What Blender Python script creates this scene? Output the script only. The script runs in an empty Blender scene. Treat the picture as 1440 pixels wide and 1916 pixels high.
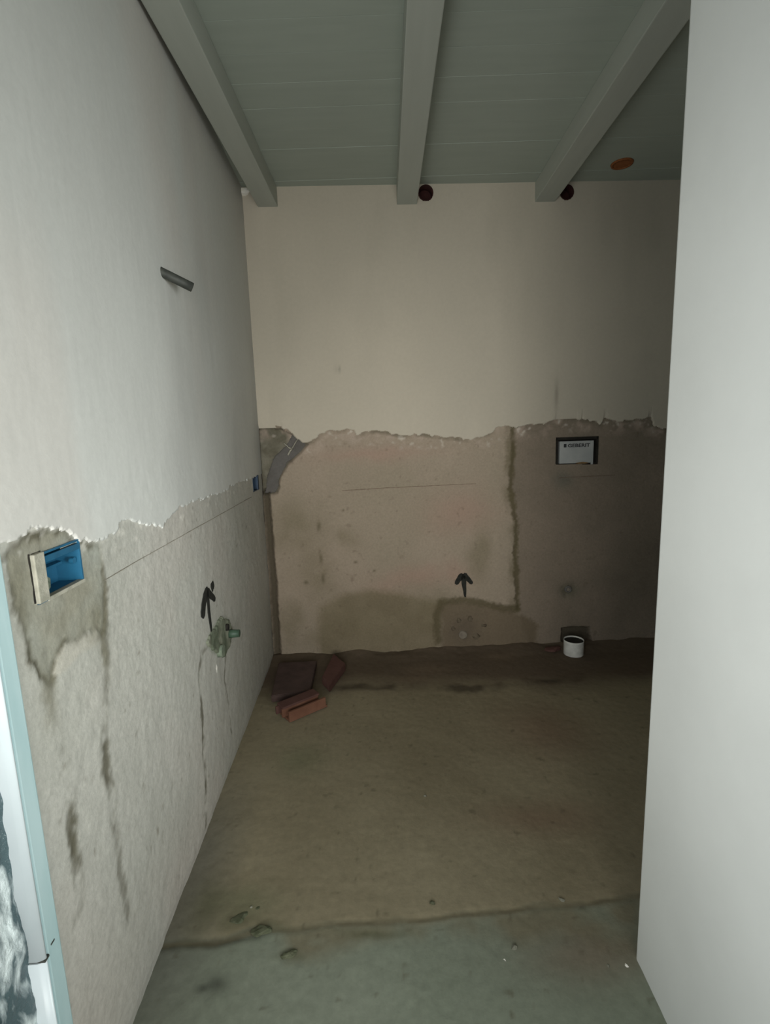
import bpy, bmesh, math
import numpy as np
from mathutils import Vector, Matrix

scene = bpy.context.scene
COL = scene.collection

# ------------------------------------------------------------------ camera
F, PITCH, ROLL, YAW = 938.725, 0.158386, -0.03124, -0.00592
EYE = np.array([0.0, 0.0, 1.3])
fw = np.array([math.sin(YAW) * math.cos(PITCH), math.cos(YAW) * math.cos(PITCH), -math.sin(PITCH)])
_r0 = np.array([math.cos(YAW), -math.sin(YAW), 0.0]); _u0 = np.cross(_r0, fw)
rt = math.cos(ROLL) * _r0 + math.sin(ROLL) * _u0
up = -math.sin(ROLL) * _r0 + math.cos(ROLL) * _u0
cd = bpy.data.cameras.new('camera'); cam = bpy.data.objects.new('camera', cd); COL.objects.link(cam)
cd.sensor_fit = 'HORIZONTAL'; cd.sensor_width = 36.0; cd.lens = F * 36.0 / 1440.0; cd.clip_start = 0.02
cam.matrix_world = Matrix(((rt[0], up[0], -fw[0], EYE[0]), (rt[1], up[1], -fw[1], EYE[1]),
                           (rt[2], up[2], -fw[2], EYE[2]), (0, 0, 0, 1)))
scene.camera = cam

# ------------------------------------------------------------------ light and exposure
vs = scene.view_settings
vs.view_transform = 'Standard'; vs.look = 'None'; vs.gamma = 1.0; vs.use_curve_mapping = False
vs.exposure = 0.0
scene.display_settings.display_device = 'sRGB'
world = bpy.data.worlds.new('overcast_daylight'); scene.world = world; world.use_nodes = True
bg = world.node_tree.nodes['Background']
bg.inputs['Color'].default_value = (0.80, 0.90, 1.0, 1); bg.inputs['Strength'].default_value = 0.35


def area(name, loc, aim, sx, sy, power, color, spread=180):
    l = bpy.data.lights.new(name, 'AREA'); l.shape = 'RECTANGLE'; l.size = sx; l.size_y = sy
    l.energy = power; l.color = color; l.spread = math.radians(spread)     # spread: beam angle, an added narrowing that keeps the upper walls dimmer
    o = bpy.data.objects.new(name, l); COL.objects.link(o); o.location = loc
    d = Vector(aim) - Vector(loc)
    o.rotation_euler = d.to_track_quat('-Z', 'Y').to_euler()
    return o


# daylight through the window in the rear wall of the room behind the photographer
area('rear_window_daylight', (0.03, -1.07, 1.12), (0.10, 2.8, 1.12), 1.00, 0.95, 9.5, (1.0, 0.975, 0.92), 67)
# daylight through the window to the right of the photographer, just before the partition
area('side_window_daylight', (1.32, -0.55, 1.10), (-0.62, 1.35, 1.08), 0.70, 0.85, 10.4, (0.94, 0.99, 0.97), 78)
# daylight through the glazed door in the left wall, nearer than the frame
area('glazed_door_daylight', (-0.50, -0.05, 1.05), (0.58, 0.70, 1.05), 0.60, 1.25, 13.2, (0.94, 0.99, 1.0), 150)

# ------------------------------------------------------------------ the planes of the place
LA, LS = -0.559518, -0.050839        # left wall  x = LA + LS*y
BD, BS = 2.827776, 0.034481          # back wall  y = BD + BS*x
CEIL, BEAMZ = 2.5593, 2.4633
RX, RY = 0.5785, 1.0518              # free end of the right-hand partition
YC = (BD + BS * LA) / (1 - BS * LS)  # corner of left and back wall
XC = LA + LS * YC
NL = np.array([1.0, -LS, 0.0]); NL /= np.linalg.norm(NL)
NB = np.array([BS, -1.0, 0.0]); NB /= np.linalg.norm(NB)


def ray(px, py):
    return fw + rt * (px - 720.0) / F + up * (958.0 - py) / F


def hit(px, py, n, d):
    v = ray(px, py); n = np.asarray(n, float)
    return EYE + v * ((d - EYE @ n) / (v @ n))


def L2(px, py):
    q = hit(px, py, (1, -LS, 0), LA); return (q[1], q[2])


def B2(px, py):
    q = hit(px, py, (-BS, 1, 0), BD); return (q[0], q[2])


def G2(px, py):
    q = hit(px, py, (0, 0, 1), 0.0); return (q[0], q[1])


def Lw(s, z, h=0.0):     # left wall coordinates (depth, height, out of wall) to world
    s = np.asarray(s, float); z = np.asarray(z, float); h = np.asarray(h, float)
    return np.stack([LA + LS * s + NL[0] * h, s + NL[1] * h, z + 0 * s + 0 * h], -1)


def Bw(s, z, h=0.0):
    s = np.asarray(s, float); z = np.asarray(z, float); h = np.asarray(h, float)
    return np.stack([s + NB[0] * h, BD + BS * s + NB[1] * h, z + 0 * s + 0 * h], -1)


def Gw(s, t, h=0.0):
    s = np.asarray(s, float); t = np.asarray(t, float); h = np.asarray(h, float)
    return np.stack([s + 0 * h, t + 0 * h, h + 0 * s], -1)


Lp = lambda pts: [L2(*p) for p in pts]
Bp = lambda pts: [B2(*p) for p in pts]
Gp = lambda pts: [G2(*p) for p in pts]


# ------------------------------------------------------------------ numpy noise and masks
_tab = np.random.RandomState(7).rand(512, 512)


def vnoise(x, y, seed=0):
    x = np.asarray(x) + seed * 17.31; y = np.asarray(y) + seed * 9.77
    xi = np.floor(x).astype(int); yi = np.floor(y).astype(int)
    u = x - xi; v = y - yi; u = u * u * (3 - 2 * u); v = v * v * (3 - 2 * v)
    g = lambda i, j: _tab[i % 512, j % 512]
    return (g(xi, yi) * (1 - u) + g(xi + 1, yi) * u) * (1 - v) + (g(xi, yi + 1) * (1 - u) + g(xi + 1, yi + 1) * u) * v


def fbm(x, y, freq, octv=4, seed=0):
    a, t, n = 1.0, 0.0, 0.0
    for k in range(octv):
        t = t + a * (vnoise(x * freq, y * freq, seed + k * 3) - 0.5) * 2; n += a
        a *= 0.55; freq *= 2.03
    return t / n


def inside(x, y, poly):
    r = np.zeros(np.shape(x), bool); n = len(poly)
    for i in range(n):
        x1, y1 = poly[i]; x2, y2 = poly[(i + 1) % n]
        c = ((y1 > y) != (y2 > y))
        r ^= c & (x < (x2 - x1) * (y - y1) / (y2 - y1 + 1e-12) + x1)
    return r


def dline(x, y, line):
    d = np.full(np.shape(x), 9.0)
    for (x1, y1), (x2, y2) in zip(line[:-1], line[1:]):
        dx, dy = x2 - x1, y2 - y1
        t = np.clip(((x - x1) * dx + (y - y1) * dy) / (dx * dx + dy * dy + 1e-12), 0, 1)
        d = np.minimum(d, np.hypot(x - x1 - t * dx, y - y1 - t * dy))
    return d


def spoly(x, y, poly, w):
    """soft polygon mask: 1 inside, falling to 0 over w outside"""
    d = dline(x, y, list(poly) + [poly[0]])
    s = np.where(inside(x, y, poly), d, -d)
    return np.clip(s / w + 0.5, 0, 1)


def stroke(x, y, line, w):
    return np.clip(1.5 - dline(x, y, line) / w, 0, 1)


def blobs(s, z, wall, pts):
    m = np.zeros(np.shape(s))
    for px, py, rx, ry in pts:
        cx, cz = wall(px, py)
        m = np.maximum(m, np.exp(-(((s - cx) / rx) ** 2 + ((z - cz) / ry) ** 2)))
    return m


def lin(c):
    c = np.asarray(c, float) / 255.0
    return np.where(c <= 0.04045, c / 12.92, ((c + 0.055) / 1.055) ** 2.4)


def mixc(a, b, t):
    return a + (b - a) * np.asarray(t)[..., None]


# ------------------------------------------------------------------ materials
def nt(name, rough=0.85, spec=0.25):
    m = bpy.data.materials.new(name); m.use_nodes = True
    t = m.node_tree; b = t.nodes['Principled BSDF']
    b.inputs['Roughness'].default_value = rough
    b.inputs['Specular IOR Level'].default_value = spec
    return m, t, b


def grain(t, b, scale, strength, dist, detail=6.0):
    tc = t.nodes.new('ShaderNodeTexCoord')
    n = t.nodes.new('ShaderNodeTexNoise'); n.inputs['Scale'].default_value = scale
    n.inputs['Detail'].default_value = detail; n.inputs['Roughness'].default_value = 0.65
    t.links.new(tc.outputs['Object'], n.inputs['Vector'])
    bp = t.nodes.new('ShaderNodeBump'); bp.inputs['Strength'].default_value = strength
    bp.inputs['Distance'].default_value = dist
    t.links.new(n.outputs['Fac'], bp.inputs['Height']); t.links.new(bp.outputs['Normal'], b.inputs['Normal'])
    return tc, n


def mat_attr(name, scale=90.0, var=0.10, bump=0.35, dist=0.004, rough=0.9, spec=0.2):
    """surface whose own colour (render, patches, stains) is stored on the mesh, with procedural grain"""
    m, t, b = nt(name, rough, spec)
    tc, n = grain(t, b, scale, bump, dist)
    at = t.nodes.new('ShaderNodeAttribute'); at.attribute_name = 'Col'
    r = t.nodes.new('ShaderNodeMapRange'); r.inputs['From Min'].default_value = 0.3; r.inputs['From Max'].default_value = 0.7
    r.inputs['To Min'].default_value = 1 - var; r.inputs['To Max'].default_value = 1 + var
    t.links.new(n.outputs['Fac'], r.inputs['Value'])
    mu = t.nodes.new('ShaderNodeVectorMath'); mu.operation = 'SCALE'
    t.links.new(at.outputs['Color'], mu.inputs[0]); t.links.new(r.outputs['Result'], mu.inputs['Scale'])
    t.links.new(mu.outputs['Vector'], b.inputs['Base Color'])
    return m


def mat_noise(name, c1, c2, scale=12.0, bump=0.3, bscale=80.0, dist=0.003, rough=0.85, spec=0.25, stretch=None):
    m, t, b = nt(name, rough, spec)
    tc, _ = grain(t, b, bscale, bump, dist)
    n = t.nodes.new('ShaderNodeTexNoise'); n.inputs['Scale'].default_value = scale; n.inputs['Detail'].default_value = 6
    if stretch:
        mp = t.nodes.new('ShaderNodeMapping'); mp.inputs['Scale'].default_value = stretch
        t.links.new(tc.outputs['Object'], mp.inputs['Vector']); t.links.new(mp.outputs['Vector'], n.inputs['Vector'])
    else:
        t.links.new(tc.outputs['Object'], n.inputs['Vector'])
    r = t.nodes.new('ShaderNodeValToRGB')
    r.color_ramp.elements[0].position = 0.35; r.color_ramp.elements[1].position = 0.65
    r.color_ramp.elements[0].color = (*lin(c1), 1); r.color_ramp.elements[1].color = (*lin(c2), 1)
    t.links.new(n.outputs['Fac'], r.inputs['Fac']); t.links.new(r.outputs['Color'], b.inputs['Base Color'])
    return m


M = {}
M['render'] = mat_attr('rough_cement_render')
M['plaster'] = mat_attr('skim_plaster', scale=60, var=0.03, bump=0.12, dist=0.003)
M['screed'] = mat_attr('cement_screed', scale=45, var=0.10, bump=0.25, dist=0.004)
M['plain_plaster'] = mat_noise('plain_plaster', (203, 204, 200), (210, 211, 207), 3, 0.08, 60)
M['masonry'] = mat_noise('masonry', (120, 112, 100), (140, 130, 118), 8)
M['ceiling_paint'] = mat_noise('painted_timber', (164, 172, 162), (168, 176, 166), 3, 0.05, 40, 0.002, 0.75, 0.2, (1.2, 10, 6))
M['beam_paint'] = mat_noise('painted_beam', (172, 176, 167), (176, 180, 171), 3, 0.15, 30, 0.003, 0.7, 0.3, (10, 0.8, 10))
M['blue_plastic'] = mat_noise('blue_plastic', (30, 86, 116), (40, 102, 134), 20, 0.05, 80, 0.001, 0.4, 0.5)
M['navy_plastic'] = mat_noise('dusty_blue_plastic', (26, 50, 74), (34, 62, 88), 20, 0.05, 80, 0.001, 0.5, 0.4)
M['mortar'] = mat_noise('grey_mortar', (150, 148, 134), (176, 172, 158), 40, 0.5, 120)
M['wetmortar'] = mat_noise('smooth_grey_mortar', (98, 96, 92), (112, 109, 103), 20, 0.15, 120)
M['greenmortar'] = mat_noise('grey_green_mortar', (100, 112, 96), (134, 142, 124), 60, 0.5, 120)
M['charcoal'] = mat_noise('charcoal_marker', (34, 35, 32), (46, 46, 42), 60, 0.2, 120)
M['faint_line'] = mat_noise('faded_pencil', (152, 146, 135), (166, 160, 149), 60, 0.1, 120)
M['darkline'] = mat_noise('snapped_line', (112, 96, 82), (130, 114, 99), 60, 0.1, 120)
M['white_pvc'] = mat_noise('white_pvc', (194, 205, 208), (206, 215, 218), 5, 0.03, 60, 0.001, 0.35, 0.5)
M['cyan_pvc'] = mat_noise('film_covered_pvc', (176, 204, 206), (190, 214, 216), 9, 0.1, 50, 0.002, 0.4, 0.5, (3, 3, 0.6))
M['white_pipe'] = mat_noise('dusty_white_pipe', (206, 206, 200), (228, 228, 222), 30, 0.1, 60, 0.001, 0.55, 0.4)
M['pipe_dark'] = mat_noise('hollow_shade', (30, 28, 25), (44, 41, 36), 30)  # near-black that paints in the shade of hollows and gaps
M['iron'] = mat_noise('dark_conduit', (48, 50, 46), (66, 68, 62), 40, 0.2, 90, 0.002, 0.6, 0.4)
M['maroon'] = mat_noise('dark_red_sleeve', (46, 24, 22), (58, 30, 28), 30, 0.2)
M['terracotta'] = mat_noise('terracotta', (110, 76, 60), (126, 90, 72), 14, 0.4, 90)
M['dark_terracotta'] = mat_noise('dusty_dark_terracotta', (74, 60, 56), (86, 70, 66), 16, 0.4, 90)
M['red_terracotta'] = mat_noise('dull_red_terracotta', (88, 62, 56), (98, 70, 64), 16, 0.4, 90)
M['raw_wood'] = mat_noise('raw_orange_timber', (132, 80, 46), (154, 98, 58), 20, 0.3, 60, 0.002, 0.8, 0.2, (2, 10, 2))
M['card'] = mat_noise('pale_grey_cover', (158, 161, 160), (172, 174, 172), 12, 0.05, 60, 0.001, 0.6, 0.3)
M['ink'] = mat_noise('print_ink', (50, 52, 54), (62, 62, 64), 30, 0.0)
M['rust'] = mat_noise('rusty_smear', (120, 92, 62), (140, 116, 82), 60, 0.3)
M['fleck'] = mat_noise('white_plaster_crumb', (214, 210, 200), (236, 232, 224), 40, 0.4, 90)
M['foam'] = mat_noise('white_filler', (236, 232, 220), (248, 246, 238), 40, 0.4, 90)
M['gravel'] = mat_noise('grey_crumb', (104, 104, 92), (140, 138, 124), 50, 0.5, 120)
M['greencrumb'] = mat_noise('greenish_crumb', (78, 82, 62), (98, 100, 80), 50, 0.5, 120)
M['cork'] = mat_noise('pale_plug', (116, 108, 96), (134, 126, 114), 50, 0.2, 120)
M['brown_mortar'] = mat_noise('brown_mortar', (92, 82, 68), (110, 100, 84), 40, 0.4, 110)
M['green_plug'] = mat_noise('green_plug', (58, 78, 64), (68, 90, 74), 30, 0.1, 80, 0.001, 0.5, 0.4)


def film_material():
    m, t, b = nt('crumpled_protective_film', 0.22, 0.6)
    tc, _ = grain(t, b, 26, 0.6, 0.02)
    mp = t.nodes.new('ShaderNodeMapping'); mp.inputs['Rotation'].default_value = (0.7, 0, 0)
    mp.inputs['Scale'].default_value = (6, 34, 9)
    n = t.nodes.new('ShaderNodeTexNoise'); n.inputs['Scale'].default_value = 1.0; n.inputs['Detail'].default_value = 8
    n.inputs['Distortion'].default_value = 0.6
    t.links.new(tc.outputs['Object'], mp.inputs['Vector']); t.links.new(mp.outputs['Vector'], n.inputs['Vector'])
    r = t.nodes.new('ShaderNodeValToRGB')
    r.color_ramp.elements[0].position = 0.50; r.color_ramp.elements[1].position = 0.68
    r.color_ramp.elements[0].color = (*lin((70, 88, 92)), 1); r.color_ramp.elements[1].color = (*lin((226, 236, 236)), 1)
    t.links.new(n.outputs['Fac'], r.inputs['Fac']); t.links.new(r.outputs['Color'], b.inputs['Base Color'])
    return m


M['film'] = film_material()


# ------------------------------------------------------------------ object helpers
def link(name, me, mat, parent=None):
    o = bpy.data.objects.new(name, me); COL.objects.link(o)
    if mat is not None and not me.materials: me.materials.append(M[mat] if isinstance(mat, str) else mat)
    if parent is not None: o.parent = parent
    return o


def tag(o, label, cat, group=None):
    o['label'] = label; o['category'] = cat
    if group: o['group'] = group
    return o


def struct(o, label, cat='structure'):
    o['kind'] = 'structure'; o['label'] = label; o['category'] = cat
    return o


def empty(name, loc):
    o = bpy.data.objects.new(name, None); COL.objects.link(o); o.location = [float(v) for v in loc]
    o.empty_display_size = 0.05
    return o


def inv(parent, o):
    """keep world coordinates of geometry below an offset Empty"""
    o.matrix_parent_inverse = Matrix.Translation(-Vector(parent.location))
    return o


def mesh(name, verts, faces, smooth=False):
    me = bpy.data.meshes.new(name); me.from_pydata([tuple(map(float, v)) for v in verts], [], faces)
    bm = bmesh.new(); bm.from_mesh(me); bmesh.ops.recalc_face_normals(bm, faces=bm.faces); bm.to_mesh(me); bm.free()
    if smooth:
        for p in me.polygons: p.use_smooth = True
    return me


def boxm(name, fn, a, b, c, bevel=0.0):
    """box in a wall frame fn(s, z, h): a, b, c are (min, max) of s, z, h"""
    vs_ = [fn(s, z, h) for s in a for z in b for h in c]
    fs = [(0, 1, 3, 2), (4, 6, 7, 5), (0, 4, 5, 1), (2, 3, 7, 6), (0, 2, 6, 4), (1, 5, 7, 3)]
    me = mesh(name, vs_, fs)
    if bevel:
        bm = bmesh.new(); bm.from_mesh(me)
        bmesh.ops.bevel(bm, geom=bm.edges[:], offset=bevel, segments=2, affect='EDGES', profile=0.6)
        bm.to_mesh(me); bm.free()
    return me


def join(name, meshes):
    bm = bmesh.new()
    for m in meshes: bm.from_mesh(m)
    me = bpy.data.meshes.new(name); bm.to_mesh(me); bm.free()
    return me


XYZ = lambda x, z, y: np.array([x, y, z])      # (x, height, depth)


def tube(name, path, radii, seg=20, inner=None, cap=True, ripple=0.0):
    """tube along a path; inner = wall radius ratio gives an open, hollow end"""
    path = [np.asarray(p, float) for p in path]; n = len(path)
    vs_, fs = [], []

    def rings(rs, order):
        base = len(vs_)
        for k in order:
            d = path[min(k + 1, n - 1)] - path[max(k - 1, 0)]; d /= np.linalg.norm(d)
            a = np.cross(d, (0, 0, 1)) if abs(d[2]) < 0.9 else np.cross(d, (1, 0, 0)); a /= np.linalg.norm(a); b = np.cross(d, a)
            for i in range(seg):
                t = 2 * math.pi * i / seg
                vs_.append(path[k] + rs[k] * (a * math.cos(t) + b * math.sin(t)))
        return base
    order = list(range(n)); base = rings(radii, order); cnt = n
    if inner:
        rings([r * inner for r in radii], order[::-1]); cnt = 2 * n
    for k in range(cnt - 1):
        for i in range(seg):
            j = (i + 1) % seg
            fs.append((base + k * seg + i, base + k * seg + j, base + (k + 1) * seg + j, base + (k + 1) * seg + i))
    if inner:
        fs.extend([(base + (cnt - 1) * seg + i, base + (cnt - 1) * seg + (i + 1) % seg, base + (i + 1) % seg, base + i) for i in range(seg)])
    elif cap:
        fs.append(tuple(base + i for i in range(seg))); fs.append(tuple(base + (cnt - 1) * seg + i for i in range(seg)))
    me = mesh(name, vs_, fs)
    for p in me.polygons: p.use_smooth = len(p.vertices) == 4
    return me


def disc(name, c, axis, r, t=0.003, seg=24, wob=0.0, seed=1):
    c = np.asarray(c, float); axis = np.asarray(axis, float); axis = axis / np.linalg.norm(axis)
    a = np.cross(axis, (0, 0, 1)) if abs(axis[2]) < 0.9 else np.cross(axis, (1, 0, 0)); a /= np.linalg.norm(a); b = np.cross(axis, a)
    rs = np.random.RandomState(seed); rr = r * (1 + wob * (rs.rand(seg) - 0.5))
    ring = [c + rr[i] * (a * math.cos(2 * math.pi * i / seg) + b * math.sin(2 * math.pi * i / seg)) for i in range(seg)]
    vs_ = ring + [p + axis * t for p in ring]
    fs = [tuple(range(seg)), tuple(range(seg, 2 * seg))] + [(i, (i + 1) % seg, seg + (i + 1) % seg, seg + i) for i in range(seg)]
    return mesh(name, vs_, fs)


def chunk(name, c, size, seed=0, rot=0.0, sub=2, rough=0.28):
    """broken lump resting with its underside at c"""
    bm = bmesh.new(); bmesh.ops.create_icosphere(bm, subdivisions=sub, radius=1.0)
    rs = np.random.RandomState(seed); ph = rs.rand(9) * 6
    for v in bm.verts:
        q = v.co
        k = 1 + rough * (math.sin(3.1 * q.x + ph[0]) * math.sin(2.7 * q.y + ph[1]) + 0.6 * math.sin(5.3 * q.z + ph[2]) * math.cos(4.4 * q.x + ph[3]) + 0.5 * (rs.rand() - 0.5))
        v.co = q * k
    zmin = min(v.co.z for v in bm.verts) * 0.8
    for v in bm.verts:
        x, y, z = v.co.x * size[0] / 2, v.co.y * size[1] / 2, (max(v.co.z, zmin) - zmin) * size[2] / 2
        v.co = Vector((c[0] + x * math.cos(rot) - y * math.sin(rot), c[1] + x * math.sin(rot) + y * math.cos(rot), c[2] + z))
    me = bpy.data.meshes.new(name); bm.to_mesh(me); bm.free()
    return me


def paint_strokes(name, fn, lines, widths, t=0.0012, jitter=0.12, seed=3, n=9):
    """hand drawn strokes lying on a wall: each a strip with its own uneven edge and slight thickness"""
    rs = np.random.RandomState(seed); vs_, fs = [], []
    for line, (w0, w1) in zip(lines, widths):
        line = np.asarray(line, float); seglen = np.r_[0, np.cumsum(np.hypot(*np.diff(line, axis=0).T))]
        tt = np.linspace(0, seglen[-1], n); P = np.stack([np.interp(tt, seglen, line[:, k]) for k in (0, 1)], -1)
        T = np.gradient(P, axis=0); T /= np.linalg.norm(T, axis=1)[:, None]; N = np.stack([-T[:, 1], T[:, 0]], -1)
        W = np.linspace(w0, w1, n) / 2
        W[0] *= 0.6; W[-1] *= 0.6
        A = P + N * (W * (1 + jitter * (rs.rand(n) - .5) * 2))[:, None]; Bv = P - N * (W * (1 + jitter * (rs.rand(n) - .5) * 2))[:, None]
        b = len(vs_)
        for q in (A, Bv): vs_ += [fn(p[0], p[1], t) for p in q]
        for q in (A, Bv): vs_ += [fn(p[0], p[1], -0.004) for p in q]
        for i in range(n - 1):
            fs.append((b + i, b + i + 1, b + n + i + 1, b + n + i))
            fs.append((b + i, b + 2 * n + i, b + 2 * n + i + 1, b + i + 1))
            fs.append((b + n + i, b + n + i + 1, b + 3 * n + i + 1, b + 3 * n + i))
        fs.append((b, b + n, b + 3 * n, b + 2 * n)); fs.append((b + n - 1, b + 3 * n - 1, b + 4 * n - 1, b + 2 * n - 1))
    return mesh(name, vs_, fs)


def field(name, fn, s, z, hfun, cfun, mat, parent, mask=None, drop=0.0, hole=None, back=None):
    """relief of a wall or floor on a fine grid.  mask: keep this ragged area only, its rim sinking by drop.
    hole: faces inside are left open"""
    S, Z = np.meshgrid(s, z, indexing='ij'); H = hfun(S, Z); C = cfun(S, Z)
    ns, nz = S.shape
    if mask is not None:
        m = mask(S, Z); H = np.where(m, H, -drop)
    P = fn(S, Z, H)
    idx = np.arange(ns * nz).reshape(ns, nz)
    q = np.stack([idx[:-1, :-1], idx[1:, :-1], idx[1:, 1:], idx[:-1, 1:]], -1).reshape(-1, 4)
    keep = np.ones(len(q), bool)
    if mask is not None: keep &= m.ravel()[q].any(1)
    if hole is not None: keep &= ~hole(S, Z).ravel()[q].any(1)
    q = q[keep]
    used = np.unique(q); remap = -np.ones(ns * nz, int); remap[used] = np.arange(len(used)); q = remap[q]
    V = P.reshape(-1, 3)[used]; CC = C.reshape(-1, 3)[used]
    # orientation: face normals out of the wall
    e = fn(np.array([0, 1e-3, 0]), np.array([0, 0, 1e-3]), np.zeros(3)); nn = np.cross(e[1] - e[0], e[2] - e[0])
    o1 = fn(0.0, 0.0, 1.0) - fn(0.0, 0.0, 0.0)
    if nn @ o1 < 0: q = q[:, ::-1]
    me = bpy.data.meshes.new(name)
    me.vertices.add(len(V)); me.vertices.foreach_set('co', V.astype(np.float32).ravel())
    me.loops.add(q.size); me.loops.foreach_set('vertex_index', q.astype(np.int32).ravel())
    me.polygons.add(len(q)); me.polygons.foreach_set('loop_start', np.arange(0, q.size, 4, dtype=np.int32))
    me.polygons.foreach_set('loop_total', np.full(len(q), 4, np.int32))
    me.update(calc_edges=True); me.validate()
    ca = me.color_attributes.new('Col', 'FLOAT_COLOR', 'POINT')
    ca.data.foreach_set('color', np.c_[CC, np.ones(len(CC))].astype(np.float32).ravel())
    me.polygons.foreach_set('use_smooth', np.ones(len(q), bool))
    return link(name, me, mat, parent)


def grid(*spans):
    out = []
    for a, b, st in spans:
        out.append(np.linspace(a, b, max(2, int(round((b - a) / st)) + 1)))
    r = out[0]
    for o in out[1:]: r = np.r_[r, o[1:]]
    return r


# ================================================================== LEFT WALL
Y_EDGE = 0.747                       # far jamb of the glazed door in the left wall
wl = link('wall_left', join('wall_left', [
    boxm('a', Lw, (Y_EDGE, YC + 0.10), (-0.05, CEIL + 0.1), (-0.18, -0.062)),
    boxm('b', Lw, (-0.60, Y_EDGE), (2.15, CEIL + 0.1), (-0.18, 0.0)),
    boxm('c', Lw, (-1.25, -0.60), (-0.05, CEIL + 0.1), (-0.18, 0.0))]), 'plain_plaster')
struct(wl, 'left wall, pale plaster above rough grey render', 'wall')

COAT_L = Lp([(-60, 1016), (0, 1014), (22, 1012), (40, 1003), (60, 990), (80, 986), (92, 982), (108, 990), (128, 990), (140, 998), (148, 1012), (168, 1014), (188, 1012),
             (204, 1004), (216, 990), (224, 974), (240, 972), (256, 978), (280, 982), (302, 986), (310, 974), (322, 958), (346, 944),
             (366, 936), (392, 928), (412, 922), (430, 910), (450, 902), (474, 892), (500, 884)])
COAT_L = COAT_L + [(3.2, 2.7), (0.0, 2.7)]
BOXP = Lp([(54, 1046), (140, 1026), (147, 1084), (70, 1117)])
PATCH_L = Lp([(14, 1040), (40, 1014), (84, 996), (126, 992), (143, 1018), (188, 1018), (194, 1060), (198, 1120), (196, 1180),
              (160, 1184), (148, 1196), (120, 1206), (104, 1240), (100, 1278), (78, 1268), (58, 1238), (56, 1200),
              (40, 1168), (28, 1140), (24, 1110), (18, 1080)])
SCRAPE_L = Lp([(120, 1206), (150, 1196), (178, 1178), (190, 1200), (150, 1222), (130, 1246), (112, 1262), (102, 1262), (106, 1235)])
CH1 = Lp([(98, 1278), (104, 1310), (112, 1370), (122, 1440), (134, 1524), (140, 1580), (148, 1640), (152, 1690), (140, 1720)])
CH1B = Lp([(134, 1520), (140, 1580), (148, 1650)])
CH2 = Lp([(192, 1090), (196, 1160), (200, 1240), (196, 1300), (192, 1360), (198, 1430), (208, 1490), (218, 1560), (228, 1640), (240, 1720)])
CH2B = Lp([(194, 1400), (204, 1470), (212, 1510)])
CH3 = Lp([(388, 1206), (376, 1224), (372, 1260), (375, 1300), (378, 1340), (380, 1400), (384, 1450), (384, 1545)])
CH4 = Lp([(422, 1230), (420, 1270), (430, 1330), (434, 1370)])
GREEN = Lp([(384, 1204), (393, 1182), (412, 1156), (426, 1160), (430, 1172), (432, 1192), (424, 1216), (420, 1228), (402, 1224), (392, 1212)])
TORN = Lp([(2, 1046), (18, 1034), (34, 1014), (56, 1000), (90, 988)])
COATBELOW = Lp([(-60, 1000), (150, 1000), (220, 990), (320, 960), (470, 900)])


def hL(s, z):
    h = 0.0022 * fbm(s, z, 7, 3, 1) + 0.0012 * fbm(s, z, 40, 3, 2)
    wob = 0.010 * fbm(s, z, 22, 3, 6) + 0.007 * fbm(s, z, 80, 3, 16)
    for c, d, ww in ((CH1, 0.0003, 0.010), (CH1B, 0.0012, 0.010), (CH2, 0.0003, 0.008), (CH2B, 0.0008, 0.010), (CH3, 0.0012, 0.005), (CH4, 0.0008, 0.005)):
        br = np.clip(0.6 + 1.6 * fbm(s, z, 13, 3, 9), 0, 1)
        h = h - d * br * stroke(s + wob, z, c, ww)
    pm = spoly(s + wob, z + wob, PATCH_L, 0.006)
    rim = np.clip(1 - np.abs(dline(s + wob, z + wob, PATCH_L + PATCH_L[:1])) / 0.012, 0, 1)
    h = h - 0.0022 * pm - 0.0006 * rim + 0.0012 * pm * fbm(s, z, 50, 3, 17)
    h = h + 0.0008 * spoly(s + wob, z, SCRAPE_L, 0.010)
    # footing: the render leans out and rounds off just above the screed
    h = h - 0.004 * np.clip(1 - z / 0.03, 0, 1)
    return h


A_L = lin((188, 186, 178)); B_L = lin((178, 177, 168)); P_L = lin((144, 141, 126)); D_L = lin((92, 88, 72)); G_L = lin((176, 180, 174))


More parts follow.
